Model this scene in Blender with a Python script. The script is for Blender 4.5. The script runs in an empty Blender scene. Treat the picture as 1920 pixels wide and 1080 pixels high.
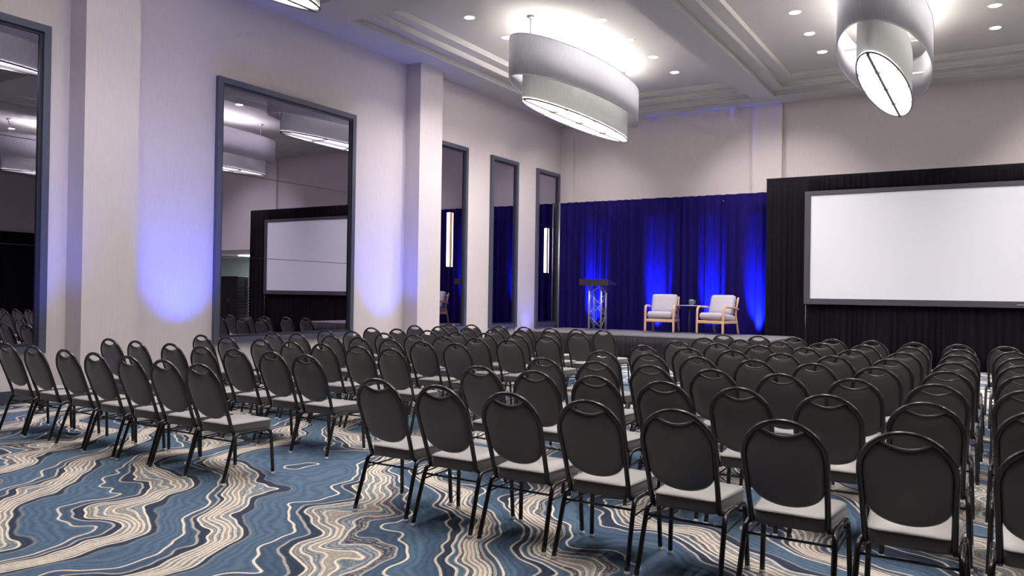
import bpy, math, random
from mathutils import Vector, Matrix
random.seed(7)
PI = math.pi
sc = bpy.context.scene
COL = sc.collection

# ------------------------------------------------------------------ camera
YAW, PITCH, ROLL, FPX = 0.54916314, 0.00722475, 0.01491184, 1484.44
CAM_H = 1.49
_f = Vector((-math.sin(YAW)*math.cos(PITCH), math.cos(YAW)*math.cos(PITCH), math.sin(PITCH)))
_r0 = Vector((math.cos(YAW), math.sin(YAW), 0)); _u0 = _r0.cross(_f)
_r = math.cos(ROLL)*_r0 + math.sin(ROLL)*_u0
_u = -math.sin(ROLL)*_r0 + math.cos(ROLL)*_u0
cd = bpy.data.cameras.new('camera'); cam = bpy.data.objects.new('camera', cd); COL.objects.link(cam)
cam.matrix_world = Matrix(((_r.x, _u.x, -_f.x, 0), (_r.y, _u.y, -_f.y, 0), (_r.z, _u.z, -_f.z, CAM_H), (0, 0, 0, 1)))
cd.sensor_width = 36.0; cd.lens = FPX*36.0/1920.0; cd.clip_end = 200
sc.camera = cam

# ------------------------------------------------------------------ world, exposure
wd = bpy.data.worlds.new('world'); sc.world = wd; wd.use_nodes = True
wd.node_tree.nodes['Background'].inputs[0].default_value = (0.5, 0.5, 0.55, 1)
wd.node_tree.nodes['Background'].inputs[1].default_value = 0.05
sc.view_settings.view_transform = 'Standard'; sc.view_settings.look = 'None'
sc.view_settings.gamma = 1.0; sc.view_settings.use_curve_mapping = False
sc.view_settings.exposure = 1.42
# strengths of the lamps the room has
E_DIFFUSER = 8.0      # glowing undersides of the chandeliers
E_TUBE = 42.0          # lamps inside the chandelier drums, they light the ceiling
E_DOWN = 25.0           # lenses of the recessed downlights
P_DOWN = 195.0          # beams of the recessed downlights
DIM_NEAR = 0.2         # the near lighting zone is dimmed
P_CURTAIN = 4300.0      # blue uplights behind the stage
P_WALL = 175.0         # blue uplights along the mirrored wall

# ------------------------------------------------------------------ materials
def lin(c): return tuple(((v/255.0)/12.92 if v/255.0 <= 0.04045 else ((v/255.0+0.055)/1.055)**2.4) for v in c)
def newmat(name):
    m = bpy.data.materials.new(name); m.use_nodes = True
    nt = m.node_tree; b = nt.nodes['Principled BSDF']
    return m, nt, b
def node(nt, t, **kw):
    n = nt.nodes.new(t)
    for k, v in kw.items(): setattr(n, k, v)
    return n
def simple(name, col, rough=0.6, metal=0.0, spec=0.5, var=0.06, scale=30.0, stretch=(1, 1, 1), bump=0.0, sheen=0.0, emis=None, estr=0.0, coat=0.0):
    m, nt, b = newmat(name)
    b.inputs['Roughness'].default_value = rough; b.inputs['Metallic'].default_value = metal
    b.inputs['Specular IOR Level'].default_value = spec
    b.inputs['Coat Weight'].default_value = coat
    if sheen: b.inputs['Sheen Weight'].default_value = sheen; b.inputs['Sheen Roughness'].default_value = 0.4
    tc = node(nt, 'ShaderNodeTexCoord'); mp = node(nt, 'ShaderNodeMapping'); mp.inputs['Scale'].default_value = stretch
    no = node(nt, 'ShaderNodeTexNoise'); no.inputs['Scale'].default_value = scale; no.inputs['Detail'].default_value = 3
    rp = node(nt, 'ShaderNodeValToRGB')
    rp.color_ramp.elements[0].position = 0.3; rp.color_ramp.elements[1].position = 0.7
    rp.color_ramp.elements[0].color = tuple(max(0, v*(1-var)) for v in col)+(1,)
    rp.color_ramp.elements[1].color = tuple(min(1, v*(1+var)) for v in col)+(1,)
    L = nt.links.new
    L(tc.outputs['Object'], mp.inputs[0]); L(mp.outputs[0], no.inputs['Vector']); L(no.outputs['Fac'], rp.inputs[0]); L(rp.outputs[0], b.inputs['Base Color'])
    if bump:
        bp = node(nt, 'ShaderNodeBump'); bp.inputs['Strength'].default_value = bump; bp.inputs['Distance'].default_value = 0.01
        L(no.outputs['Fac'], bp.inputs['Height']); L(bp.outputs[0], b.inputs['Normal'])
    if emis:
        b.inputs['Emission Color'].default_value = emis+(1,); b.inputs['Emission Strength'].default_value = estr
    return m
M = {}
M['wall'] = simple('wallcovering', lin((204, 195, 196)), 0.75, var=0.035, scale=6, stretch=(8, 8, 1.0), spec=0.25, bump=0.02)
M['wall_plain'] = simple('painted_wall', lin((160, 152, 150)), 0.8, var=0.03, scale=5)
M['ceil'] = simple('ceiling_paint', lin((186, 184, 181)), 0.7, var=0.015, scale=3, spec=0.3)
M['base'] = simple('dark_baseboard', lin((58, 62, 74)), 0.45, var=0.05)
M['frame'] = simple('slate_frame', lin((74, 78, 96)), 0.4, var=0.05, scale=12, spec=0.5)
M['frame_dark'] = simple('slate_frame_lip', lin((38, 40, 52)), 0.4, var=0.05)
M['vinyl'] = simple('charcoal_vinyl', lin((76, 72, 72)), 0.38, var=0.05, scale=60, spec=0.6, bump=0.03, sheen=0.7)
M['seat_top'] = simple('lightened_seat_vinyl', lin((158, 155, 153)), 0.4, var=0.04, scale=60, spec=0.5, bump=0.03)  # vinyl lightened to stand in for light falling on the seat tops
M['piping'] = simple('highlight_grey_piping', lin((112, 108, 106)), 0.25, spec=0.7)  # grey lightened to paint the highlight along the backrest scoop
M['metal_black'] = simple('black_metal_tube', lin((40, 38, 38)), 0.24, metal=0.35, spec=0.8, var=0.06)
M['glide'] = simple('clear_plastic_glide', (0.55, 0.55, 0.56), 0.25, spec=0.6)
M['drum'] = simple('woven_silver_shade', lin((205, 205, 210)), 0.6, metal=0.0, var=0.07, scale=9, stretch=(6, 6, 0.7), spec=0.4, bump=0.03)
def _translucent(m, fac):
    nt = m.node_tree; b = nt.nodes['Principled BSDF']; out = nt.nodes['Material Output']
    tr = node(nt, 'ShaderNodeBsdfTranslucent'); mx = node(nt, 'ShaderNodeMixShader'); mx.inputs[0].default_value = fac
    rp = [n for n in nt.nodes if n.type == 'VALTORGB'][0]; nt.links.new(rp.outputs[0], tr.inputs[0])
    nt.links.new(b.outputs[0], mx.inputs[1]); nt.links.new(tr.outputs[0], mx.inputs[2]); nt.links.new(mx.outputs[0], out.inputs[0])
_translucent(M['drum'], 0.62)
M['drum_inner'] = simple('woven_grey_shade', lin((196, 198, 196)), 0.55, var=0.07, scale=9, stretch=(6, 6, 0.7), spec=0.4, bump=0.03)
_translucent(M['drum_inner'], 0.15)
M['steel'] = simple('brushed_steel', (0.55, 0.55, 0.57), 0.35, metal=0.8, var=0.06)
M['steel_dark'] = simple('dark_bronze_bar', (0.08, 0.075, 0.07), 0.4, metal=0.4)
M['white_trim'] = simple('white_trim_ring', (0.8, 0.8, 0.8), 0.4)
M['diffuser'] = simple('lit_acrylic_diffuser', (0.9, 0.88, 0.86), 0.5, emis=(1.0, 0.95, 0.92), estr=E_DIFFUSER)
M['tube'] = simple('lit_lamp_tube', (0.9, 0.9, 0.9), 0.5, emis=(1.0, 0.93, 0.87), estr=E_TUBE)
M['lens'] = simple('lit_downlight_lens', (0.9, 0.9, 0.9), 0.4, emis=(1.0, 0.96, 0.93), estr=E_DOWN)
M['foyer_panel'] = simple('lit_foyer_panel', (0.9, 0.9, 0.9), 0.5, emis=(1.0, 0.98, 0.95), estr=22.0)
M['sconce_lit'] = simple('lit_sconce_strip', (0.9, 0.85, 0.8), 0.5, emis=(1.0, 0.9, 0.78), estr=2.2)
M['sconce_body'] = simple('bronze_sconce_body', lin((176, 140, 112)), 0.45, metal=0.3)
M['blue_cloth'] = simple('royal_blue_drape', (0.009, 0.005, 0.085), 0.9, var=0.25, scale=10, stretch=(3, 3, 0.3), spec=0.08)
M['black_cloth'] = simple('black_drape', (0.007, 0.0065, 0.009), 0.9, var=0.3, scale=8, stretch=(6, 6, 0.3), spec=0.1)
M['skirt'] = simple('black_stage_skirt', (0.016, 0.015, 0.019), 0.8, var=0.25, scale=8, stretch=(6, 6, 0.3), spec=0.2, sheen=0.1)
M['deck'] = simple('grey_stage_carpet', lin((104, 101, 106)), 0.95, var=0.14, scale=45, spec=0.1, bump=0.1)
M['screen_frame'] = simple('dark_screen_border', lin((62, 60, 72)), 0.6, var=0.06)
M['screen'] = simple('projection_surface_glow', (0.58, 0.58, 0.62), 0.7, var=0.01, emis=(0.93, 0.93, 1.0), estr=0.04)  # white surface reflecting the room, with a faint glow added
M['wood'] = simple('light_ash_wood', lin((206, 164, 124)), 0.45, var=0.12, scale=7, stretch=(9, 9, 1.2))
M['cushion'] = simple('grey_linen_cushion', lin((176, 170, 182)), 0.9, var=0.07, scale=70, spec=0.2, bump=0.05, sheen=0.2)
M['lect_top'] = simple('dark_lectern_top', lin((44, 36, 44)), 0.5, var=0.1)
M['table_top'] = simple('grey_laminate', lin((170, 165, 172)), 0.35)
M['cup'] = simple('grey_green_ceramic', lin((92, 106, 108)), 0.4, var=0.15)
M['cup_in'] = simple('dark_liquid', lin((40, 40, 44)), 0.15)
M['green_wall'] = simple('pale_green_wall', lin((182, 206, 188)), 0.8, var=0.03, scale=4)
M['door_wood'] = simple('reddish_wood_door', lin((120, 66, 50)), 0.5, var=0.15, scale=6, stretch=(8, 8, 1))
M['cabinet'] = simple('dark_cabinet_laminate', lin((36, 34, 40)), 0.5)
M['slat'] = simple('dark_grey_slat', lin((70, 70, 78)), 0.5)
M['fixture'] = simple('black_fixture_housing', (0.02, 0.02, 0.022), 0.45)
M['blue_lens'] = simple('lit_blue_lens', (0.1, 0.15, 0.9), 0.3, emis=(0.05, 0.1, 1.0), estr=3.0)

def mirror_mat():
    m, nt, b = newmat('mirror_glass')
    b.inputs['Base Color'].default_value = (0.42, 0.39, 0.50, 1); b.inputs['Metallic'].default_value = 1.0
    b.inputs['Roughness'].default_value = 0.0
    return m
M['mirror'] = mirror_mat()

def carpet_mat():
    m, nt, b = newmat('wave_carpet')
    L = nt.links.new
    b.inputs['Roughness'].default_value = 0.95; b.inputs['Specular IOR Level'].default_value = 0.1
    geo = node(nt, 'ShaderNodeNewGeometry')
    def noise(scale, detail=2.0, vec=None, rough=0.5, dist=0.0):
        n = node(nt, 'ShaderNodeTexNoise'); n.inputs['Scale'].default_value = scale; n.inputs['Detail'].default_value = detail
        n.inputs['Roughness'].default_value = rough; n.inputs['Distortion'].default_value = dist
        L(vec if vec else geo.outputs['Position'], n.inputs['Vector']); return n
    def math_(op, a, bb=None, c=None):
        n = node(nt, 'ShaderNodeMath', operation=op)
        for i, v in enumerate((a, bb, c)):
            if v is None: continue
            if isinstance(v, (int, float)): n.inputs[i].default_value = v
            else: L(v, n.inputs[i])
        return n.outputs[0]
    # stream function evaluated at the point and at two small offsets, so that contour lines keep an even width
    def stream(off):
        va = node(nt, 'ShaderNodeVectorMath', operation='ADD'); L(geo.outputs['Position'], va.inputs[0]); va.inputs[1].default_value = off
        vs = node(nt, 'ShaderNodeVectorMath', operation='SCALE'); L(va.outputs[0], vs.inputs[0]); vs.inputs[3].default_value = 1.65
        P = vs.outputs[0]
        sep = node(nt, 'ShaderNodeSeparateXYZ'); L(P, sep.inputs[0])
        q = math_('ADD', math_('MULTIPLY', sep.outputs['X'], 0.62), math_('MULTIPLY', sep.outputs['Y'], 0.52))
        q = math_('ADD', q, math_('MULTIPLY', noise(0.45, 0.0, P).outputs['Fac'], 2.1))
        q = math_('ADD', q, math_('MULTIPLY', noise(1.2, 0.0, P).outputs['Fac'], 0.62))
        q = math_('ADD', q, math_('MULTIPLY', noise(3.0, 0.0, P).outputs['Fac'], 0.17))
        return math_('ADD', q, math_('MULTIPLY', math_('SINE', math_('MULTIPLY', q, 2*PI)), 0.085))
    EPS = 0.01
    s = stream((0, 0, 0)); sx = stream((EPS, 0, 0)); sy = stream((0, EPS, 0))
    gx = math_('DIVIDE', math_('SUBTRACT', sx, s), EPS); gy = math_('DIVIDE', math_('SUBTRACT', sy, s), EPS)
    grad = math_('SQRT', math_('ADD', math_('ADD', math_('MULTIPLY', gx, gx), math_('MULTIPLY', gy, gy)), 0.01))
    t = math_('FRACT', s)
    NL = 10.0
    fr = math_('FRACT', math_('ADD', math_('MULTIPLY', s, NL), 0.5))
    dist = math_('DIVIDE', math_('ABSOLUTE', math_('SUBTRACT', fr, 0.5)), math_('MULTIPLY', grad, NL))
    NAVY = lin((52, 62, 80)); BLUE = lin((82, 102, 123)); MID = lin((70, 88, 109)); GREY = lin((118, 122, 126)); BEI = lin((148, 142, 135)); CRM = lin((216, 202, 186)); GB = lin((100, 115, 128))
    def ramp(stops, interp='LINEAR'):
        r = node(nt, 'ShaderNodeValToRGB'); cr = r.color_ramp; cr.interpolation = interp
        while len(cr.elements) > 1: cr.elements.remove(cr.elements[-1])
        cr.elements[0].position = stops[0][0]; cr.elements[0].color = stops[0][1]+(1,)
        for p, c in stops[1:]:
            e = cr.elements.new(p); e.color = c+(1,)
        L(t, r.inputs[0]); return r
    def zones(cols): return ramp([(k/10.0, c) for k, c in enumerate(cols)], 'CONSTANT')
    rA = zones([BEI, GREY, GB, NAVY, BLUE, BLUE, MID, NAVY, GREY, GB])
    rB = zones([BEI, GB, NAVY, MID, BLUE, MID, NAVY, BLUE, NAVY, GREY])
    def mask(on): # which contour lines are drawn; steps lie half way between lines
        st = [(0.0, (on[0],)*3)]+[((k-0.5)/10.0, (on[k % 10],)*3) for k in range(1, 11)]
        return ramp(st, 'CONSTANT')
    mA = mask([1, 1, 1, 1, 0.25, 0, 1, 0.6, 1, 1]); mB = mask([1, 1, 1, 0.5, 1, 0, 0.7, 1, 1, 1])
    hsh = math_('FRACT', math_('MULTIPLY', math_('SINE', math_('MULTIPLY', math_('FLOOR', s), 12.9898)), 437.585))
    pick = math_('GREATER_THAN', hsh, 0.5)
    def mixc(f, a, bcol, blend='MIX'):
        n = node(nt, 'ShaderNodeMix', data_type='RGBA', blend_type=blend)
        if isinstance(f, (int, float)): n.inputs[0].default_value = f
        else: L(f, n.inputs[0])
        for i, v in ((6, a), (7, bcol)):
            if isinstance(v, tuple): n.inputs[i].default_value = v+(1,)
            else: L(v, n.inputs[i])
        return n.outputs[2]
    fill = mixc(pick, rA.outputs[0], rB.outputs[0]); lm_ = mixc(pick, mA.outputs[0], mB.outputs[0])
    # cream flecks inside the pale zones
    fl = noise(38.0, 2.0, None, 0.6)
    flm = node(nt, 'ShaderNodeMapRange'); flm.inputs[1].default_value = 0.5; flm.inputs[2].default_value = 0.66; flm.inputs[4].default_value = 0.55; L(fl.outputs['Fac'], flm.inputs[0])
    pale = ramp([(0.0, (1, 1, 1)), (0.3, (0, 0, 0)), (0.8, (0, 0, 0)), (0.801, (1, 1, 1))], 'CONSTANT')
    streak = math_('MULTIPLY', math_('POWER', math_('MULTIPLY', math_('ADD', math_('SINE', math_('MULTIPLY', s, 2*PI*NL*3.0)), 1.0), 0.5), 2.0), noise(7.0, 2.0).outputs['Fac'])
    fill = mixc(math_('MULTIPLY', math_('ADD', math_('MULTIPLY', flm.outputs[0], 0.6), math_('MULTIPLY', streak, 0.5)), pale.outputs[0]), fill, CRM)
    lw = node(nt, 'ShaderNodeMapRange'); lw.inputs[1].default_value = 0.005; lw.inputs[2].default_value = 0.011; lw.inputs[3].default_value = 1.0; lw.inputs[4].default_value = 0.0; L(dist, lw.inputs[0])
    mixo = mixc(math_('MULTIPLY', lw.outputs[0], lm_), fill, CRM)
    class _W: pass
    mix = _W(); mix.outputs = {2: mixo}
    # fine ribs that follow the stream, broken up by speckle
    rib = math_('MULTIPLY', math_('ADD', math_('SINE', math_('MULTIPLY', s, 150.0)), 1.0), 0.5)
    sp = noise(85.0, 2.0, None, 0.7); sp2 = noise(24.0, 2.0, None, 0.6)
    k = math_('ADD', math_('MULTIPLY', rib, 0.30), math_('ADD', math_('MULTIPLY', sp.outputs['Fac'], 0.85), math_('MULTIPLY', sp2.outputs['Fac'], 0.55)))
    k = math_('ADD', k, 0.18)
    mul = node(nt, 'ShaderNodeMix', data_type='RGBA', blend_type='MULTIPLY'); mul.inputs[0].default_value = 1.0
    cmb = node(nt, 'ShaderNodeCombineColor'); L(k, cmb.inputs[0]); L(k, cmb.inputs[1]); L(k, cmb.inputs[2])
    L(mix.outputs[2], mul.inputs[6]); L(cmb.outputs[0], mul.inputs[7]); L(mul.outputs[2], b.inputs['Base Color'])
    bp = node(nt, 'ShaderNodeBump'); bp.inputs['Strength'].default_value = 0.25; bp.inputs['Distance'].default_value = 0.006
    L(sp.outputs['Fac'], bp.inputs['Height']); L(bp.outputs[0], b.inputs['Normal'])
    return m
M['carpet'] = carpet_mat()

# ------------------------------------------------------------------ mesh helpers
class MB:
    def __init__(s): s.v = []; s.f = []; s.sm = []
    def add(s, verts, faces, smooth=False):
        o = len(s.v); s.v += [tuple(p) for p in verts]; s.f += [tuple(i+o for i in f) for f in faces]; s.sm += [smooth]*len(faces); return s
    def box(s, x0, x1, y0, y1, z0, z1):
        return s.add([(x0, y0, z0), (x1, y0, z0), (x1, y1, z0), (x0, y1, z0), (x0, y0, z1), (x1, y0, z1), (x1, y1, z1), (x0, y1, z1)],
                     [(3, 2, 1, 0), (4, 5, 6, 7), (0, 1, 5, 4), (1, 2, 6, 5), (2, 3, 7, 6), (3, 0, 4, 7)])
    def bbox(s, x0, x1, y0, y1, z0, z1, r=0.01):
        # box with softened edges: three stacked inset loops top and bottom
        def loop(i, z): return [(x0+i, y0, z), (x1-i, y0, z), (x1, y0+i, z), (x1, y1-i, z), (x1-i, y1, z), (x0+i, y1, z), (x0, y1-i, z), (x0, y0+i, z)]
        def inner(i, z): return [(x0+i*1.6, y0+i, z), (x1-i*1.6, y0+i, z), (x1-i, y0+i*1.6, z), (x1-i, y1-i*1.6, z), (x1-i*1.6, y1-i, z), (x0+i*1.6, y1-i, z), (x0+i, y1-i*1.6, z), (x0+i, y0+i*1.6, z)]
        L = [inner(r, z0), loop(r, z0+r), loop(r, z1-r), inner(r, z1)]
        v = [p for l in L for p in l]; f = [tuple(reversed(range(8))), tuple(range(24, 32))]
        for k in range(3):
            for i in range(8): j = (i+1) % 8; f.append((k*8+i, k*8+j, k*8+8+j, k*8+8+i))
        return s.add(v, f)
    def quad(s, a, b, c, d): return s.add([a, b, c, d], [(0, 1, 2, 3)])
    def tube(s, pts, r, n=10, cap=True, rz=None, smooth=True, closed=False):
        P = [Vector(p) for p in pts]; m = len(P)
        rs = r if isinstance(r, (list, tuple)) else [r]*m
        T = []
        for i in range(m):
            a = P[(i-1) % m] if (closed or i > 0) else P[i]; b = P[(i+1) % m] if (closed or i < m-1) else P[i]
            T.append((b-a).normalized())
        ref = Vector((0, 0, 1)) if abs(T[0].z) < 0.9 else Vector((0, 1, 0))
        N = (ref - T[0]*ref.dot(T[0])).normalized(); v = []
        for i in range(m):
            N = (N - T[i]*N.dot(T[i])).normalized(); B = T[i].cross(N)
            for k in range(n):
                a = 2*PI*k/n; v.append(P[i] + (N*math.cos(a) + B*math.sin(a))*rs[i])
        f = []
        for i in range(m if closed else m-1):
            for k in range(n):
                k2 = (k+1) % n; i2 = (i+1) % m
                f.append((i*n+k, i*n+k2, i2*n+k2, i2*n+k))
        s.add(v, f, smooth)
        if cap and not closed:
            o = len(s.v)-len(v); s.f.append(tuple(o+k for k in reversed(range(n)))); s.f.append(tuple(o+(m-1)*n+k for k in range(n))); s.sm += [False, False]
        return s
    def lathe(s, prof, n=20, c=(0, 0), sx=1.0, sy=1.0, smooth=True):
        v = []
        for r, z in prof:
            for k in range(n): a = 2*PI*k/n; v.append((c[0]+r*sx*math.cos(a), c[1]+r*sy*math.sin(a), z))
        f = [(i*n+k, i*n+(k+1) % n, (i+1)*n+(k+1) % n, (i+1)*n+k) for i in range(len(prof)-1) for k in range(n)]
        s.add(v, f, smooth); o = len(s.v)-len(v); m = len(prof)
        if prof[0][0] > 1e-6: s.f.append(tuple(o+k for k in reversed(range(n)))); s.sm.append(False)
        if prof[-1][0] > 1e-6: s.f.append(tuple(o+(m-1)*n+k for k in range(n))); s.sm.append(False)
        return s
    def loops(s, L, smooth=True, cap0=True, cap1=True):
        n = len(L[0]); v = [p for l in L for p in l]
        f = [(i*n+k, i*n+(k+1) % n, (i+1)*n+(k+1) % n, (i+1)*n+k) for i in range(len(L)-1) for k in range(n)]
        s.add(v, f, smooth); o = len(s.v)-len(v)
        if cap0: s.f.append(tuple(o+k for k in reversed(range(n)))); s.sm.append(smooth)
        if cap1: s.f.append(tuple(o+(len(L)-1)*n+k for k in range(n))); s.sm.append(smooth)
        return s
    def build(s, name, mat, parent=None, loc=None, rz=0.0):
        me = bpy.data.meshes.new(name); me.from_pydata(s.v, [], s.f); me.materials.append(M[mat])
        me.polygons.foreach_set('use_smooth', s.sm); me.update()
        o = bpy.data.objects.new(name, me); COL.objects.link(o)
        if parent is not None: o.parent = parent
        if loc is not None: o.location = loc
        o.rotation_euler.z = rz
        return o
def smooth_path(P, sub=6):
    P = [Vector(p) for p in P]; out = []
    for i in range(len(P)-1):
        a = P[max(i-1, 0)]; b = P[i]; c = P[i+1]; d = P[min(i+2, len(P)-1)]
        for k in range(sub):
            t = k/sub
            out.append(0.5*((2*b) + (c-a)*t + (2*a-5*b+4*c-d)*t*t + (3*b-a-3*c+d)*t**3))
    out.append(P[-1]); return out
def tag(o, label=None, cat=None, group=None, kind=None):
    if label: o['label'] = label
    if cat: o['category'] = cat
    if group: o['group'] = group
    if kind: o['kind'] = kind
    return o
def thing(name, label, cat, loc=(0, 0, 0), rz=0.0, group=None):
    o = bpy.data.objects.new(name, None); COL.objects.link(o); o.location = loc; o.rotation_euler.z = rz
    o.empty_display_size = 0.1
    return tag(o, label, cat, group)
def copy_tree(o, parent=None):
    c = o.copy(); COL.objects.link(c); c.parent = parent
    for ch in list(o.children): copy_tree(ch, c)
    return c
def ordinal(n): return ['first', 'second', 'third', 'fourth', 'fifth', 'sixth', 'seventh', 'eighth', 'ninth', 'tenth'][n-1]

# ------------------------------------------------------------------ room shell
XL, XR, YB, YF, ZC = -10.57, 14.6, 19.9, -5.0, 6.25
ST, SH = 0.24, 0.125          # coffer step inset and rise
ZT = ZC + 3*SH
tag(MB().box(XL-0.3, XR+0.3, YF-0.3, YB+6.3, -0.2, 0.0).build('floor', 'carpet'), kind='structure')
tag(MB().box(XL-0.3, XL, YF, YB+0.2, 0, 7.2).build('wall_left', 'wall'), kind='structure')
tag(MB().box(XR, XR+0.3, YF, YB+0.2, 0, 7.2).build('wall_right', 'wall'), kind='structure')
tag(MB().box(XL-0.3, XR+0.3, YF-0.3, YF, 0, 7.2).build('wall_rear', 'cabinet'), kind='structure')  # unseen wall, given a dark finish to cut light on the chair backs
OX0, OX1, OZ = 1.75, 9.0, 2.98          # opening to the foyer in the back wall
wb = MB().box(XL, OX0, YB, YB+0.25, 0, 7.2); wb.box(OX0, OX1, YB, YB+0.25, OZ, 7.2); wb.box(OX1, XR, YB, YB+0.25, 0, 7.2)
wall_back = tag(wb.build('wall_back', 'wall'), kind='structure')
wall_left = bpy.data.objects['wall_left']
for (y0, y1) in ((5.89, 6.66), (12.93, 13.70), (-1.2, -0.43)):
    MB().box(XL-0.01, -10.2, y0, y1, 0, ZC+0.02).build('pilaster', 'wall', wall_left)
for (x0, x1) in ((XL, -10.17), (-5.19, -4.48), (1.0, 1.44), (9.1, 9.8)):
    MB().box(x0, x1, YB-0.11, YB+0.01, 0, ZC+0.02).build('pilaster', 'wall', wall_back)
# baseboard of the mirrored wall, broken by the pilasters
bb = MB()
for (y0, y1) in ((YF, -1.2), (-0.43, 5.89), (6.66, 12.93), (13.70, YB)): bb.box(XL-0.005, XL+0.02, y0, y1, 0, 0.15); bb.box(XL-0.005, XL+0.012, y0, y1, 0.15, 0.17)
for (y0, y1) in ((-1.2, -0.43), (5.89, 6.66), (12.93, 13.70)): bb.box(-10.205, -10.18, y0-0.02, y1+0.02, 0, 0.16); bb.box(XL, -10.2, y0-0.02, y0+0.005, 0, 0.16); bb.box(XL, -10.2, y1-0.005, y1+0.02, 0, 0.16)
tag(bb.build('baseboard_left', 'base'), kind='structure')
tag(MB().box(XL, OX0, YB-0.02, YB+0.005, 0, 0.15).build('baseboard_back', 'base'), kind='structure')

# ceiling: soffit with holes, each coffer stepped up in three risers
CX = [(-9.74, -5.03), (-4.54, 1.34), (1.83, 7.71), (8.20, 14.08)]
CY = [(-8.2+5.0, -0.2), (0.62, 9.5), (10.34, 19.18)]
CY[0] = (-4.4, -0.2)
xs = sorted([XL-0.3, XR+0.3]+[v for c in CX for v in c]); ys = sorted([YF-0.3, YB+0.3]+[v for c in CY for v in c])
so = MB()
for i in range(len(xs)-1):
    for j in range(len(ys)-1):
        mx, my = (xs[i]+xs[i+1])/2, (ys[j]+ys[j+1])/2
        if any(a < mx < b for a, b in CX) and any(a < my < b for a, b in CY): continue
        so.quad((xs[i], ys[j], ZC), (xs[i], ys[j+1], ZC), (xs[i+1], ys[j+1], ZC), (xs[i+1], ys[j], ZC))
so.quad((XL-0.3, YF-0.3, 7.3), (XL-0.3, YB+0.3, 7.3), (XR+0.3, YB+0.3, 7.3), (XR+0.3, YF-0.3, 7.3))
ceiling = tag(so.build('ceiling', 'ceil'), kind='structure')
for (x0, x1) in CX:
    for (y0, y1) in CY:
        for k in range(3):
            i = k*ST; z0 = ZC+k*SH; z1 = z0+SH; a0, a1, b0, b1 = x0+i, x1-i, y0+i, y1-i
            m = MB(); j = ST if k < 2 else 0.12; zb = 0.02   # a small lip at the foot of each riser
            o = [(a0, b0), (a1, b0), (a1, b1), (a0, b1)]; n_ = [(a0+j, b0+j), (a1-j, b0+j), (a1-j, b1-j), (a0+j, b1-j)]
            lip = [(a0+0.015, b0+0.015), (a1-0.015, b0+0.015), (a1-0.015, b1-0.015), (a0+0.015, b1-0.015)]
            for q in range(4):
                r_ = (q+1) % 4
                m.quad(o[q]+(z0,), lip[q]+(z0,), lip[r_]+(z0,), o[r_]+(z0,))
                m.quad(lip[q]+(z0,), lip[q]+(z0+0.03,), lip[r_]+(z0+0.03,), lip[r_]+(z0,))
                m.quad(lip[q]+(z0+0.03,), o[q]+(z0+0.045,), o[r_]+(z0+0.045,), lip[r_]+(z0+0.03,))
                m.quad(o[q]+(z0+0.045,), o[q]+(z1,), o[r_]+(z1,), o[r_]+(z0+0.045,))
                if k < 2: m.quad(o[q]+(z1,), n_[q]+(z1,), n_[r_]+(z1,), o[r_]+(z1,))
            m.build('coffer_step', 'ceil', ceiling)
        i = 2*ST
        MB().quad((x0+i, y0+i, ZT), (x0+i, y1-i, ZT), (x1-i, y1-i, ZT), (x1-i, y0+i, ZT)).build('coffer_panel', 'ceil', ceiling)

# foyer seen through the opening (it shows in the mirrors)
tag(MB().box(OX0-3, OX1+3, YB+6.0, YB+6.2, 0, 3.3).build('wall_foyer_back', 'green_wall'), kind='structure')
tag(MB().box(OX0-3.2, OX0-3, YB+0.25, YB+6.2, 0, 3.3).build('wall_foyer_left', 'wall_plain'), kind='structure')
tag(MB().box(OX1+3, OX1+3.2, YB+0.25, YB+6.2, 0, 3.3).build('wall_foyer_right', 'wall_plain'), kind='structure')
tag(MB().box(OX0-3.2, OX1+3.2, YB+0.25, YB+6.2, 3.02, 3.2).build('ceiling_foyer', 'ceil'), kind='structure')

# ------------------------------------------------------------------ wall mirrors
def wall_mirror(y0, y1, label, group):
    t = thing('wall_mirror', label, 'mirror', (XL, (y0+y1)/2, 0.63), 0, group)
    h = 4.24; w = (y1-y0)/2; fw = 0.13; d = 0.07
    m = MB(); l = MB()
    def ring(mb, a, b, za, zb, dd):   # frame bar pieces between outer rect a and inner rect b, mitred
        O = [(-a, za), (a, za), (a, h-za), (-a, h-za)]; I = [(-b, zb), (b, zb), (b, h-zb), (-b, h-zb)]
        for q in range(4):
            r_ = (q+1) % 4
            mb.add([(0.002,)+O[q], (0.002,)+O[r_], (dd,)+O[r_], (dd,)+O[q], (dd,)+I[r_], (dd,)+I[q], (0.002,)+I[r_], (0.002,)+I[q]],
                   [(0, 1, 2, 3), (3, 2, 4, 5), (5, 4, 6, 7)])
    ring(m, w, w-fw*0.7, 0.0, fw*0.7, d); ring(l, w-fw*0.68, w-fw, fw*0.68, fw, d*0.55)
    f = m.build('frame', 'frame', t); l.build('inner_lip', 'frame_dark', f)
    zz = [fw, 1.39, 2.74, h-fw]
    for k in range(3):
        g = 0.004
        MB().box(0.004, 0.014, -(w-fw), w-fw, zz[k]+(g if k else 0), zz[k+1]-(g if k < 2 else 0)).build('mirror_pane', 'mirror', t)
    MB().box(0.001, 0.004, -(w-0.02), w-0.02, 0.02, h-0.02).build('backing', 'frame_dark', t)
    return t
wall_mirror(2.45, 5.61, 'tall dark-framed wall mirror at the left edge of the photo', 'wide wall mirrors')
wall_mirror(8.20, 11.36, 'wide slate-framed wall mirror reflecting the screen, between the two pilasters', 'wide wall mirrors')
wall_mirror(13.88, 15.15, 'narrow framed mirror with light bar, just past the second pilaster', 'narrow wall mirrors')
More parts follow.
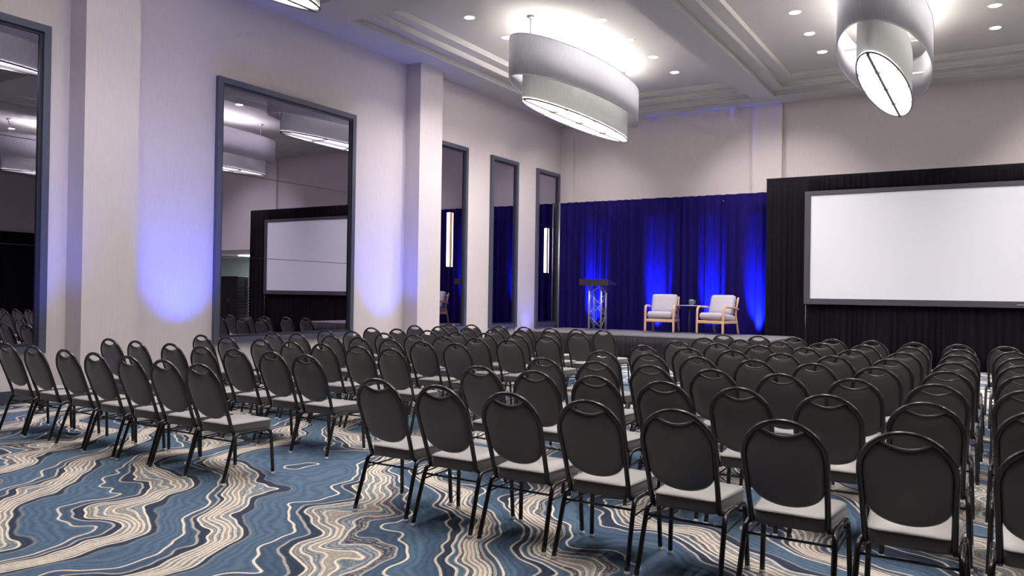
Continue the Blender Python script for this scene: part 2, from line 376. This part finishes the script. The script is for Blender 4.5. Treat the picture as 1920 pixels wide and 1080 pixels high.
wall_mirror(16.16, 17.43, 'narrow framed mirror without light bar, middle of the three', 'narrow wall mirrors')
wall_mirror(18.42, 19.69, 'narrow framed mirror with light bar, beside the blue curtain', 'narrow wall mirrors')
for y, lb in ((14.52, 'vertical light bar on the narrow mirror next to the pilaster'), (19.03, 'vertical light bar on the narrow mirror next to the blue curtain')):
    t = thing('wall_sconce', lb, 'sconce', (XL+0.014, y, 2.08), 0, 'light bars on the narrow mirrors')
    MB().box(0.0, 0.012, -0.07, 0.07, 0, 1.22).build('back_plate', 'sconce_body', t)
    MB().bbox(0.01, 0.035, -0.05, 0.05, -0.01, 1.23, 0.006).build('body', 'sconce_body', t)
    for s_ in (-1, 1):
        MB().bbox(0.012, 0.03, min(s_*0.052, s_*0.085), max(s_*0.052, s_*0.085), 0.0, 1.22, 0.004).build('light_strip', 'sconce_lit', t)

# ------------------------------------------------------------------ chandeliers
def make_chandelier():
    t = thing('chandelier', '', 'chandelier', (0, 0, ZT))
    n = 72
    def wallring(a, b, z0, z1, th, name, mat, parent):
        L = [[(aa*math.cos(2*PI*k/n), bb_*math.sin(2*PI*k/n), z) for k in range(n)] for aa, bb_, z in
             ((a, b, z0), (a, b, z1), (a-th, b-th, z1), (a-th, b-th, z0), (a, b, z0))]
        return MB().loops(L, True, False, False).build(name, mat, parent)
    zt, zb, zd = 6.15-ZT, 5.42-ZT, 5.05-ZT
    o = wallring(0.68, 2.63, zb, zt, 0.012, 'outer_shade', 'drum', t)
    for z, nm in ((zb, 'lower_rim'), (zt, 'upper_rim')):
        MB().tube([(0.675*math.cos(2*PI*k/n), 2.625*math.sin(2*PI*k/n), z) for k in range(n)], 0.011, 6, closed=True).build(nm, 'steel', o)
    i_ = wallring(0.345, 2.30, zd, zt-0.32, 0.012, 'inner_shade', 'drum_inner', t)
    MB().tube([(0.345*math.cos(2*PI*k/n), 2.30*math.sin(2*PI*k/n), zd) for k in range(n)], 0.014, 6, closed=True).build('lower_rim', 'steel_dark', i_)
    d = MB(); ring = [(0.335*math.cos(2*PI*k/n), 2.29*math.sin(2*PI*k/n)) for k in range(n)]
    d.add([(x, y, zd+0.012) for x, y in ring]+[(x, y, zd+0.03) for x, y in ring], [tuple(reversed(range(n))), tuple(range(n, 2*n))]+[(k, (k+1) % n, n+(k+1) % n, n+k) for k in range(n)])
    df = d.build('diffuser', 'diffuser', t)
    MB().box(-0.022, 0.022, -2.28, 2.28, zd-0.03, zd+0.012).build('grid_bar', 'steel_dark', df)
    for y in (-1.15, 0.0, 1.15):
        hw = 0.335*math.sqrt(1-(y/2.29)**2)
        MB().box(-hw, hw, y-0.014, y+0.014, zd-0.028, zd+0.012).build('grid_bar', 'steel_dark', df)
    # cross bars that carry both shades, and the lamps inside
    for y in (-2.1, 0.0, 2.1):
        hw = 0.67*math.sqrt(1-(y/2.62)**2)
        MB().box(-hw, hw, y-0.012, y+0.012, zt-0.36, zt-0.34).build('cross_bar', 'steel', t)
    MB().tube([(0, -1.9, zt-0.08), (0, 1.9, zt-0.08)], 0.022, 8).build('lamp_tube', 'tube', t)
    for y in (-2.1, 2.1):
        rd = MB().tube([(0, y, 0.0), (0, y, zt-0.35)], 0.012, 8).build('suspension_rod', 'steel', t)
        MB().lathe([(0.0, -0.05), (0.04, -0.05), (0.075, -0.02), (0.075, 0.0)], 16, (0, y)).build('ceiling_canopy', 'steel', rd)
    return t
chand = make_chandelier()
CH = [(-7.385, 14.69, 'large silver oval chandelier hanging over the left block of chairs'),
      (-1.62, 14.69, 'silver oval chandelier seen end-on above the projection screen'),
      (-7.385, 4.95, 'oval chandelier cut off by the top edge of the photo, glowing underside tip'),
      (-1.62, 4.95, 'oval chandelier over the near rows, seen only in the mirrors'),
      (4.77, 14.69, 'far oval chandelier right of the screen, seen only in the left mirror'),
      (4.77, 4.95, 'near oval chandelier on the right side, out of the direct view')]
for i, (x, y, lb) in enumerate(CH):
    c = chand if i == 0 else copy_tree(chand)
    c.location = (x, y, ZT); tag(c, lb, 'chandelier', 'oval two-tier chandeliers')

# recessed downlights
dl0 = thing('downlight', '', 'downlight', (0, 0, ZT))
MB().lathe([(0.09, 0.0), (0.09, -0.006), (0.112, -0.006), (0.12, 0.0)], 20).build('trim_ring', 'white_trim', dl0)
MB().lathe([(0.0, -0.003), (0.09, -0.003), (0.09, 0.004)], 20).build('lens', 'lens', dl0)
_ld = bpy.data.lights.new('downlight_beam', 'SPOT'); _ld.energy = P_DOWN; _ld.color = (1.0, 0.94, 0.89); _ld.spot_size = 1.55; _ld.spot_blend = 1.0; _ld.shadow_soft_size = 0.07
_lo = bpy.data.objects.new('downlight_beam', _ld); COL.objects.link(_lo); _lo.parent = dl0; _lo.location = (0, 0, -0.02)
_ln = _ld.copy(); _ln.energy = P_DOWN*DIM_NEAR
first = True
YS = [12.1, 13.41, 14.73, 16.05, 17.37]
DX = [(-8.42, 'left edge of the left coffer'), (-6.34, 'right side of the left coffer'), (-3.14, 'left side of the middle coffer'), (-0.06, 'right side of the middle coffer'), (3.2, 'left side of the right coffer'), (6.3, 'right side of the right coffer')]
for x, where in DX:
    for row, y0 in (('far', 0.0), ('near', -9.74)):
        for k, y in enumerate(YS):
            c = dl0 if first else copy_tree(dl0); first = False
            c.location = (x, y+y0, ZT)
            for ch in c.children:
                if ch.type == 'LIGHT':      # adjustable heads, turned away from the chandelier
                    if y0: ch.data = _ln
                    ch.rotation_euler = ((0.0, 0.0, 0.0, 0.15, 0.38)[k] if not y0 else 0, 0.32 if 'left' in where.split(' of ')[0] else -0.44, 0)
            tag(c, 'round recessed downlight, %s, %s coffer row, %s from the stage' % (where, row, ordinal(5-k)), 'downlight', 'recessed ceiling downlights')

# ------------------------------------------------------------------ stage, drapes, screen
def pleat_sheet(x0, x1, z0, z1, amp, period, seed, thick=0.012, nz=6, flare=0.0, yoff=0.0, hem=0.0):
    # a hanging cloth in the XZ plane with irregular vertical pleats
    rnd = random.Random(seed); pts = []; x = x0; ph = rnd.random()*6
    n = max(8, int((x1-x0)/period*14)); freq = []; a = ph
    for i in range(n+1):
        t = i/n; xx = x0+(x1-x0)*t
        a += (x1-x0)/n*2*PI/period*(1.0+0.3*math.sin(xx*2.1/period*0.55+ph)+0.25*math.sin(xx*3.7+2*ph))
        freq.append((xx, math.sin(a)+0.35*math.sin(a*0.37+ph)+0.25*math.sin(2.3*a)))
    mb = MB(); v = []; m = n+1
    for side in (0, 1):
        for k in range(nz+1):
            tz = k/nz; z = z1+(z0-z1)*tz
            for (xx, s) in freq:
                A = amp*((0.35+0.65*min(1, tz*1.8))*(1+flare*tz) if flare else 1.0)
                v.append((xx+0.25*amp*math.sin(xx*9+tz*1.3), yoff+A*s*0.5+(thick if side else 0), z+(hem*math.sin(xx*7.0) if k == nz else 0)))
    f = []; K = (nz+1)*m
    for k in range(nz):
        for i in range(n):
            p = k*m+i; f.append((p, p+m, p+m+1, p+1)); f.append((K+p, K+p+1, K+p+m+1, K+p+m))
    for k in range(nz):
        f.append((k*m, K+k*m, K+k*m+m, k*m+m)); q = k*m+n; f.append((q, q+m, K+q+m, K+q))
    for i in range(n):
        f.append((i, i+1, K+i+1, K+i)); q = nz*m+i; f.append((q, K+q, K+q+1, q+1))
    return mb.add(v, f, True)
SX0, SX1, SY0, SY1, SZ = -9.97, -3.95, 16.6, 19.04, 0.6
stage = thing('stage_platform', 'low grey carpeted stage with black pleated skirt in front of the blue curtain', 'stage', ((SX0+SX1)/2, (SY0+SY1)/2, 0))
cxs, cys = (SX0+SX1)/2, (SY0+SY1)/2
for k in range(3):
    a = SX0+k*(SX1-SX0)/3-cxs; b = SX0+(k+1)*(SX1-SX0)/3-cxs
    MB().bbox(a+0.004, b-0.004, SY0-cys, SY1-cys, SZ-0.06, SZ, 0.006).build('deck_panel', 'deck', stage)
for x in (SX0+0.2, -7.96, -5.96, SX1-0.2):
    for y in (SY0+0.25, SY1-0.15):
        MB().tube([(x-cxs, y-cys, 0.0), (x-cxs, y-cys, SZ-0.06)], 0.025, 8).build('leg', 'metal_black', stage)
MB().tube([(SX0-cxs, SY0-0.003-cys, SZ-0.03), (SX1-cxs, SY0-0.003-cys, SZ-0.03)], 0.012, 6).build('edge_trim', 'screen_frame', stage)
pleat_sheet(SX0-cxs, SX1-cxs, 0.01, SZ-0.045, 0.035, 0.11, 3, 0.006, 3, 0.3, SY0-cys-0.025).build('front_skirt', 'skirt', stage)
for sx, sd in ((SX0, 4), (SX1, 5)):
    s_ = pleat_sheet(-(SY1-SY0)/2, (SY1-SY0)/2, 0.01, SZ-0.045, 0.035, 0.11, sd, 0.006, 3, 0.3).build('side_skirt', 'skirt', stage, (sx-cxs+(0.015 if sx > cxs else -0.02), 0, 0)); s_.rotation_euler.z = PI/2

BY = 19.62
dr = thing('blue_stage_curtain', 'tall royal blue pleated curtain hung on pipes behind the stage', 'curtain', (-7.4, BY, 0))
edges = [-10.42, -9.35, -8.15, -6.95, -5.75, -4.45]
for k in range(5):
    pleat_sheet(edges[k]-0.02+7.4, edges[k+1]+0.02+7.4, 0.02, 4.05, 0.085, [0.27, 0.2, 0.3, 0.22, 0.33][k], 20+k, 0.01, 8, 0.0, 0.012*(k % 2)).build('curtain_panel', 'blue_cloth', dr)
MB().tube([(-10.45+7.4, 0.09, 3.9), (-4.4+7.4, 0.09, 3.9)], 0.02, 8).build('crossbar', 'steel', dr)
MB().tube([(-10.46+7.4, -0.04, 0.0), (-10.46+7.4, -0.04, 4.06)], 0.026, 10).build('upright_pole', 'steel', dr)
MB().tube([(-4.42+7.4, 0.05, 0.0), (-4.42+7.4, 0.05, 4.06)], 0.026, 10).build('upright_pole', 'steel', dr)

KY = 19.12
kx0, kx1 = -4.66, 1.50
bd = thing('black_screen_drape', 'black pleated drape kit framing the projection screen', 'drape', (-1.58, KY, 0))
pleat_sheet(kx0+1.58, -3.70+1.58, 0.015, 4.30, 0.07, 0.17, 31, 0.01, 8, 0.15).build('side_drape', 'black_cloth', bd)
pleat_sheet(0.58+1.58, kx1+1.58, 0.015, 4.30, 0.07, 0.17, 32, 0.01, 8, 0.15).build('side_drape', 'black_cloth', bd)
pleat_sheet(-3.72+1.58, 0.60+1.58, 3.90, 4.30, 0.045, 0.15, 33, 0.01, 3, 0.1, 0.0, 0.010).build('valance', 'black_cloth', bd)
pleat_sheet(-3.72+1.58, 0.60+1.58, 0.015, 1.40, 0.06, 0.15, 34, 0.01, 4, 0.15).build('bottom_skirt', 'black_cloth', bd)
MB().tube([(kx0+1.56, 0.04, 4.29), (kx1+1.6, 0.04, 4.29)], 0.02, 8).build('crossbar', 'metal_black', bd)
scn = thing('projection_screen', 'wide blank white projection screen with dark border inside the black drape', 'screen', (-1.56, KY-0.11, 1.35))
sw, z0, z1 = 2.08, 0.135, 2.485
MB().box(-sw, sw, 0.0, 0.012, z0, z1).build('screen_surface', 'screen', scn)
fb = MB(); bw = 0.135
fb.bbox(-sw-bw, -sw, -0.025, 0.025, z0-bw, z1+0.10, 0.008); fb.bbox(sw, sw+bw, -0.025, 0.025, z0-bw, z1+0.10, 0.008)
fb.bbox(-sw-0.01, sw+0.01, -0.022, 0.022, z0-bw, z0, 0.008); fb.bbox(-sw-0.01, sw+0.01, -0.022, 0.022, z1, z1+0.10, 0.008)
fb.build('border', 'screen_frame', scn)
MB().box(sw-0.16, sw-0.04, -0.026, -0.021, z0-0.075, z0-0.06).build('maker_plate', 'steel', scn)
for x in (-2.17, 2.17):
    MB().tube([(x, 0.0, -1.35), (x, 0.0, 0.05)], 0.016, 8).build('screen_leg', 'metal_black', scn)
# dark drape along the right wall (seen in the left mirror)
rdp = thing('black_wall_drape', 'tall black drape hung along the far right wall, seen in the left mirror', 'drape', (XR-0.2, 15.5, 0))
s_ = pleat_sheet(-4.2, 4.2, 0.02, 3.8, 0.08, 0.25, 41, 0.01, 5, 0.1).build('drape_panel', 'black_cloth', rdp); s_.rotation_euler.z = PI/2

# ------------------------------------------------------------------ uplights
def uplight(loc, target, label, group, power, color, size, blend, h=0.22):
    t = thing('uplight', label, 'uplight', loc, 0, group)
    b_ = MB().lathe([(0.0, 0.0), (0.085, 0.0), (0.085, 0.015), (0.03, 0.03), (0.03, h*0.45), (0.075, h*0.5), (0.085, h), (0.078, h), (0.07, h-0.02)], 18).build('housing', 'fixture', t)
    MB().lathe([(0.0, h-0.02), (0.07, h-0.018)], 18).build('lens', 'blue_lens', t)
    ld = bpy.data.lights.new('uplight_beam', 'SPOT'); ld.energy = power; ld.color = color; ld.spot_size = size; ld.spot_blend = blend; ld.shadow_soft_size = 0.04
    lo = bpy.data.objects.new('uplight_beam', ld); COL.objects.link(lo); lo.parent = t
    p = Vector((0, 0, h+0.01)); lo.location = p
    dvec = Vector(target)-(Vector(loc)+p)
    lo.rotation_euler = dvec.to_track_quat('-Z', 'Y').to_euler()
    return t
for x, pw, nm in ((-9.35, 0.8, 'behind the lectern'), (-7.55, 1.0, 'behind the armchair nearest the lectern'), (-6.1, 0.85, 'behind the small table'), (-4.95, 0.9, 'at the curtain end by the screen')):
    uplight((x, 19.26, 0.0), (x, 19.62, 1.32), 'small black blue-beam uplight on the floor %s' % nm, 'blue uplights behind the stage', P_CURTAIN*pw, (0.02, 0.07, 1.0), 0.54, 1.0)
for y, dx, pw, nm in ((5.1, 0.95, 0.6, 'before the first pilaster'), (7.55, 0.95, 1.25, 'between first pilaster and wide mirror'), (12.2, 0.95, 1.0, 'between wide mirror and second pilaster'), (17.95, 0.36, 0.12, 'between the two last narrow mirrors')):
    uplight((XL+dx, y, 0.0), (XL, y+0.08, 0.24+dx*2.5), 'small black blue-beam uplight on the floor %s' % nm, 'blue uplights along the mirrored wall', P_WALL*pw, (0.05, 0.10, 1.0), 1.15, 1.0)

# ------------------------------------------------------------------ stage furniture
def lectern():
    t = thing('truss_lectern', 'slim truss lectern with dark top standing on the stage', 'lectern', (-8.62, 18.25, SZ))
    bs = MB().bbox(-0.26, 0.26, -0.2, 0.2, 0.0, 0.02, 0.006).build('base_plate', 'steel_dark', t)
    posts = [(-0.165, -0.14), (0.165, -0.14), (0.165, 0.14), (-0.165, 0.14)]
    for (x, y) in posts: MB().tube([(x, y, 0.015), (x, y, 1.17)], 0.027, 10).build('post', 'steel', t)
    zz = [0.08, 0.36, 0.64, 0.92, 1.14]
    for s_ in range(4):
        a = posts[s_]; b = posts[(s_+1) % 4]
        for k in range(4):
            p, q = (a, b) if (k+s_) % 2 else (b, a)
            MB().tube([(p[0], p[1], zz[k]), (q[0], q[1], zz[k+1])], 0.009, 6).build('brace', 'steel', t)
    tp = MB(); w, d = 0.40, 0.26
    tp.add([(-w, -d, 1.13), (w, -d, 1.13), (w, d, 1.16), (-w, d, 1.16), (-w, -d, 1.29), (w, -d, 1.29), (w, d, 1.19), (-w, d, 1.19)],
           [(3, 2, 1, 0), (4, 5, 6, 7), (0, 1, 5, 4), (1, 2, 6, 5), (2, 3, 7, 6), (3, 0, 4, 7)])
    tp.build('reading_top', 'lect_top', t)
    return t
lectern()

def armchair(loc, rz, label):
    # faces local -Y; a bent ash frame with loose seat and back cushions
    t = thing('lounge_armchair', label, 'armchair', loc, rz, 'wooden armchairs on the stage')
    W = 0.345
    for s_ in (-1, 1):
        fl = smooth_path([(s_*W, -0.36, 0.0), (s_*W, -0.355, 0.3), (s_*W, -0.345, 0.55), (s_*W, -0.30, 0.625), (s_*W, -0.22, 0.645)], 5)
        MB().tube(fl, [0.021]+[0.028]*(len(fl)-1), 10).build('front_leg', 'wood', t)
        ar = smooth_path([(s_*W, -0.24, 0.643), (s_*W, 0.0, 0.635), (s_*W, 0.22, 0.61), (s_*(W-0.01), 0.34, 0.59)], 5)
        MB().tube(ar, 0.026, 10).build('armrest', 'wood', t)
        rl = smooth_path([(s_*(W-0.03), 0.40, 0.0), (s_*(W-0.03), 0.31, 0.3), (s_*(W-0.03), 0.27, 0.5), (s_*(W-0.035), 0.35, 0.75), (s_*(W-0.04), 0.40, 0.87)], 5)
        MB().tube(rl, [0.019]+[0.026]*(len(rl)-2)+[0.02], 10).build('rear_leg', 'wood', t)
        MB().bbox(s_*W-0.016, s_*W+0.016, -0.35, 0.30, 0.255, 0.315, 0.006).build('side_rail', 'wood', t)
    MB().bbox(-W, W, -0.372, -0.335, 0.25, 0.32, 0.008).build('front_rail', 'wood', t)
    MB().bbox(-W+0.03, W-0.03, 0.285, 0.32, 0.25, 0.32, 0.008).build('rear_rail', 'wood', t)
    for k in range(4):
        z = 0.5+k*0.1; MB().bbox(-W+0.04, W-0.04, 0.275+0.38*(z-0.5)+0.015, 0.275+0.38*(z-0.5)+0.04, z-0.02, z+0.02, 0.006).build('back_slat', 'wood', t)
    def cushion(w, d, h, name, place):
        L = []; n = 40
        def loop(k, z):
            o = []
            for i in range(n):
                a = 2*PI*i/n; c, s = math.cos(a), math.sin(a); e = 0.2
                o.append((k*w*abs(c)**e*(1 if c > 0 else -1), k*d*abs(s)**e*(1 if s > 0 else -1), z))
            return o
        for k, z in ((0.0, -h*1.08), (0.6, -h*1.06), (0.9, -h*0.92), (0.99, -h*0.5), (1.0, 0), (0.99, h*0.5), (0.9, h*0.92), (0.6, h*1.06), (0.0, h*1.08)): L.append(loop(k, z))
        m = MB().loops(L, True, False, False); m.v = [place(Vector(p)) for p in m.v]; m.v = [tuple(p) for p in m.v]
        return m.build(name, 'cushion', t)
    cushion(0.315, 0.335, 0.088, 'seat_cushion', lambda p: Vector((p.x, p.y-0.02, p.z+0.395-0.10*(p.y))))
    ca, sa = math.cos(0.30), math.sin(0.30)
    cushion(0.315, 0.245, 0.075, 'back_cushion', lambda p: Vector((p.x, 0.20-p.z*ca*1.0+p.y*sa, 0.685+p.y*ca+p.z*sa)))
    return t
armchair((-7.0, 18.56, SZ+0.008), 0.13, 'light wood armchair with grey cushions, the one nearer the lectern')
armchair((-5.64, 18.6, SZ+0.008), -0.24, 'light wood armchair with grey cushions, the one nearer the screen')

tb = thing('side_table', 'small round table between the two armchairs on the stage', 'table', (-6.36, 18.66, SZ))
MB().lathe([(0.0, 0.655), (0.27, 0.655), (0.285, 0.665), (0.285, 0.675), (0.0, 0.678)], 32).build('table_top', 'table_top', tb)
MB().tube([(0, 0, 0.01), (0, 0, 0.66)], 0.02, 12).build('stem', 'steel_dark', tb)
MB().lathe([(0.0, 0.0), (0.19, 0.0), (0.185, 0.012), (0.02, 0.022)], 28).build('base', 'steel_dark', tb)
cp = thing('cup', 'small grey-green cup standing on the round side table', 'cup', (-6.30, 18.63, SZ+0.678))
MB().lathe([(0.0, 0.0), (0.045, 0.0), (0.058, 0.02), (0.062, 0.09), (0.055, 0.14), (0.05, 0.14), (0.052, 0.12), (0.0, 0.118)], 20).build('body', 'cup', cp)
MB().tube(smooth_path([(0.058, 0, 0.11), (0.095, 0, 0.1), (0.09, 0, 0.05), (0.055, 0, 0.035)], 5), 0.008, 8).build('handle', 'cup', cp)

# ------------------------------------------------------------------ banquet chairs
def back_y(z):        # fore-aft position of the reclined back
    P = [(0.372, 0.135), (0.42, 0.108), (0.50, 0.078), (0.62, 0.036), (0.74, -0.010), (0.92, -0.060)]
    for (a, ya), (b, yb) in zip(P, P[1:]):
        if z <= b: t = (z-a)/(b-a); return ya+(yb-ya)*t
    return P[-1][1]
def hoop_half(z):
    if z >= 0.725:
        q = (z-0.725)/0.184; return 0.192*math.sqrt(max(0, 1-q*q))
    return 0.192-0.012*min(1, (0.725-z)/0.3)
def make_chair():
    t = thing('banquet_chair', '', 'chair')
    # one bent tube: up one side, over the arch, down the other
    side = [(0.178, 0.19, 0.366), (0.180, 0.145, 0.370), (0.181, 0.115, 0.395)] + [(hoop_half(z), back_y(z), z) for z in (0.46, 0.55, 0.64, 0.725)]
    arch = [(0.192*math.cos(a), back_y(0.725+0.184*math.sin(a)), 0.725+0.184*math.sin(a)) for a in [PI*k/14 for k in range(1, 14)]]
    path = [(p[0], p[1], p[2]) for p in side]+arch+[(-p[0], p[1], p[2]) for p in reversed(side)]
    MB().tube(smooth_path(path, 2), 0.0145, 8).build('back_frame', 'metal_black', t)
    # oval pad with the scooped hand hold
    out = []
    zc = 0.665
    ins = 0.010
    for k in range(15):                      # right flank, from the scoop corner down
        z = 0.872-(0.872-0.60)*k/14; out.append((max(0.0, hoop_half(z)-ins), z))
    for k in range(1, 20):                   # round bottom
        a = PI*k/20; w0 = hoop_half(0.60)-ins; out.append((w0*math.cos(a), 0.60-0.122*math.sin(a)**0.9))
    for k in range(15):
        z = 0.60+(0.872-0.60)*k/14; out.append((-max(0.0, hoop_half(z)-ins), z))
    xs_ = out[-1][0]
    scoop = []
    for k in range(1, 12):
        x = xs_-2*xs_*k/12; scoop.append((x, 0.872-0.034*(1-(x/xs_)**2)))
    ring = out+scoop
    L = []
    for sc_, off in ((0.0, 0.030), (0.55, 0.029), (0.85, 0.023), (0.97, 0.012), (1.0, 0.0), (0.97, -0.010), (0.85, -0.017), (0.55, -0.021), (0.0, -0.022)):
        L.append([(x*sc_, back_y(zc+(z-zc)*sc_)+0.004+off, zc+(z-zc)*sc_) for x, z in ring])
    pad = MB().loops(L, True, False, False).build('backrest', 'vinyl', t)
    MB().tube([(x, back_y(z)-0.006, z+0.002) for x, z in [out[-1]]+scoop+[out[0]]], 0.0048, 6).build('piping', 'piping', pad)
    # seat cushion: trapezoid with rounded corners
    def outline(k):
        o = []; cs = [(0.178, 0.10, -PI/2), (0.205, 0.515, 0.0), (-0.205, 0.515, PI/2), (-0.178, 0.10, PI)]
        r = 0.05
        for (cx, cy, a0) in cs:
            px = cx-math.copysign(r, cx); py = cy+(r if cy < 0.3 else -r)
            for q in range(6):
                a = a0+PI/2*q/5; o.append((px+r*math.cos(a), py+r*math.sin(a)))
        return [(x*k, 0.31+(y-0.31)*k) for x, y in o]
    L = [[(x, y, z) for x, y in outline(k)] for k, z in ((0.93, 0.370), (0.985, 0.374), (1.0, 0.386), (1.0, 0.428), (0.985, 0.437))]
    seat = MB().loops(L, True).build('seat', 'vinyl', t)
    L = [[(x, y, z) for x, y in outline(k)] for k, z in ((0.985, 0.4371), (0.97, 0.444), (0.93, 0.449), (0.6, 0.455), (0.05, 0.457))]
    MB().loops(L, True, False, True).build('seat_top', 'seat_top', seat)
    MB().tube([(x*1.0, y, 0.4375) for x, y in outline(0.992)], 0.0042, 5, closed=True).build('piping', 'vinyl', seat)
    for s_ in (-1, 1):
        rear = smooth_path([(s_*0.222, 0.0, 0.012), (s_*0.216, 0.055, 0.18), (s_*0.211, 0.108, 0.335), (s_*0.208, 0.135, 0.362), (s_*0.206, 0.175, 0.370), (s_*0.205, 0.30, 0.370)], 3)
        front = smooth_path([(s_*0.222, 0.495, 0.012), (s_*0.217, 0.487, 0.18), (s_*0.211, 0.478, 0.325), (s_*0.208, 0.460, 0.358), (s_*0.206, 0.42, 0.370), (s_*0.205, 0.30, 0.370)], 3)
        for pth in (rear, front):
            lg = MB().tube(pth, 0.0142, 8).build('leg', 'metal_black', t)
            f0 = pth[0]
            MB().lathe([(0.0, 0.0), (0.0165, 0.0), (0.0175, 0.006), (0.0160, 0.02), (0.0, 0.02)], 8, (f0.x, f0.y)).build('glide', 'glide', lg)
        MB().tube([(s_*0.213, 0.088, 0.285), (s_*0.213, 0.480, 0.30)], 0.0055, 6).build('side_stretcher', 'metal_black', t)
    MB().tube([(-0.211, 0.105, 0.318), (0.211, 0.105, 0.318)], 0.007, 6).build('cross_bar', 'metal_black', t)
    MB().tube([(-0.211, 0.475, 0.318), (0.211, 0.475, 0.318)], 0.007, 6).build('cross_bar', 'metal_black', t)
    return t
chair0 = make_chair(); used = [False]
def place(x, y, label, group):
    c = copy_tree(chair0) if used[0] else chair0
    used[0] = True
    c.location = (x+random.uniform(-0.008, 0.008), y+random.uniform(-0.012, 0.012), 0); c.rotation_euler.z = random.uniform(-0.022, 0.022)
    tag(c, label, 'chair', group)
LX = [-8.50, -7.965, -7.345, -6.81, -6.285, -5.757, -5.26]; LDX = [0.05, -0.02, 0.016, -0.01, 0.05, 0.0, -0.10, -0.18]
LY = [(4.189, -.033), (5.302, -.024), (6.486, -.034), (7.640, -.035), (8.60, -.020), (9.68, -.022), (10.885, -.027), (12.02, -.034)]
CXX = [-3.480, -2.945, -2.430, -1.905, -1.386, -0.866, -0.340, 0.185, 0.71, 1.235]; CDX = [.012, .007, 0, .008, .004, .008, -.012, -.07]
CYY = [(4.031, -.028), (5.232, -.034), (6.303, -.023), (7.501, -.027), (8.665, -.042), (9.79, -.039), (10.901, -.040), (12.046, -.028)]
for i in range(8):
    rowname = 'back row' if i == 0 else ('front row' if i == 7 else '%s row from the back' % ordinal(i+1))
    for j, x in enumerate(LX):
        seatname = 'first seat by the mirrors' if j == 0 else ('aisle seat' if j == 6 else '%s from the mirrors' % ordinal(j+1))
        place(x+LDX[i], LY[i][0]+LY[i][1]*j, 'black banquet chair, left block, %s, %s' % (rowname, seatname), 'banquet chairs of the left block')
    for j, x in enumerate(CXX):
        seatname = 'aisle seat' if j == 0 else '%s from the aisle' % ordinal(j+1)
        place(x+CDX[i], CYY[i][0]+CYY[i][1]*j, 'black banquet chair, right block, %s, %s' % (rowname, seatname), 'banquet chairs of the right block')

# ------------------------------------------------------------------ foyer things (they show in the wide mirror)
d1 = MB().bbox(6.92, 7.92, YB+3.0, YB+3.06, 0, 2.05, 0.01).build('door_1', 'door_wood'); tag(d1, kind='structure')
MB().tube([(7.03, YB+2.97, 0.95), (7.03, YB+2.93, 0.95), (7.15, YB+2.93, 0.95)], 0.012, 8).build('door_handle', 'steel', d1)
cb = thing('cabinet', 'dark tall cabinet in the foyer, seen in the wide mirror', 'cabinet', (6.42, YB+2.6, 0))
MB().bbox(-0.5, 0.5, -0.3, 0.3, 0, 2.05, 0.015).build('body', 'cabinet', cb)
for s_ in (-1, 1):
    dd = MB().bbox(min(s_*0.01, s_*0.48), max(s_*0.01, s_*0.48), -0.325, -0.302, 0.08, 2.0, 0.006).build('door', 'cabinet', cb)
    MB().tube([(s_*0.06, -0.345, 0.95), (s_*0.06, -0.345, 1.15)], 0.008, 6).build('handle', 'steel', dd)
rk = thing('slatted_rack', 'dark slatted rack beside the cabinet in the foyer, seen in the wide mirror', 'rack', (5.5, YB+2.4, 0))
for sx in (-0.28, 0.28):
    for sy in (-0.25, 0.25): MB().bbox(sx-0.02, sx+0.02, sy-0.02, sy+0.02, 0, 1.9, 0.005).build('post', 'cabinet', rk)
for k in range(11): MB().bbox(-0.3, 0.3, -0.27, 0.27, 0.25+k*0.13, 0.30+k*0.13, 0.008).build('slat', 'slat', rk)
fl = thing('foyer_ceiling_light', 'flat ceiling light panel in the foyer, seen in the wide mirror', 'ceiling light', (6.4, YB+4.3, 3.02))
MB().box(-1.2, 1.2, -0.6, 0.6, -0.03, 0.0).build('panel', 'foyer_panel', fl)
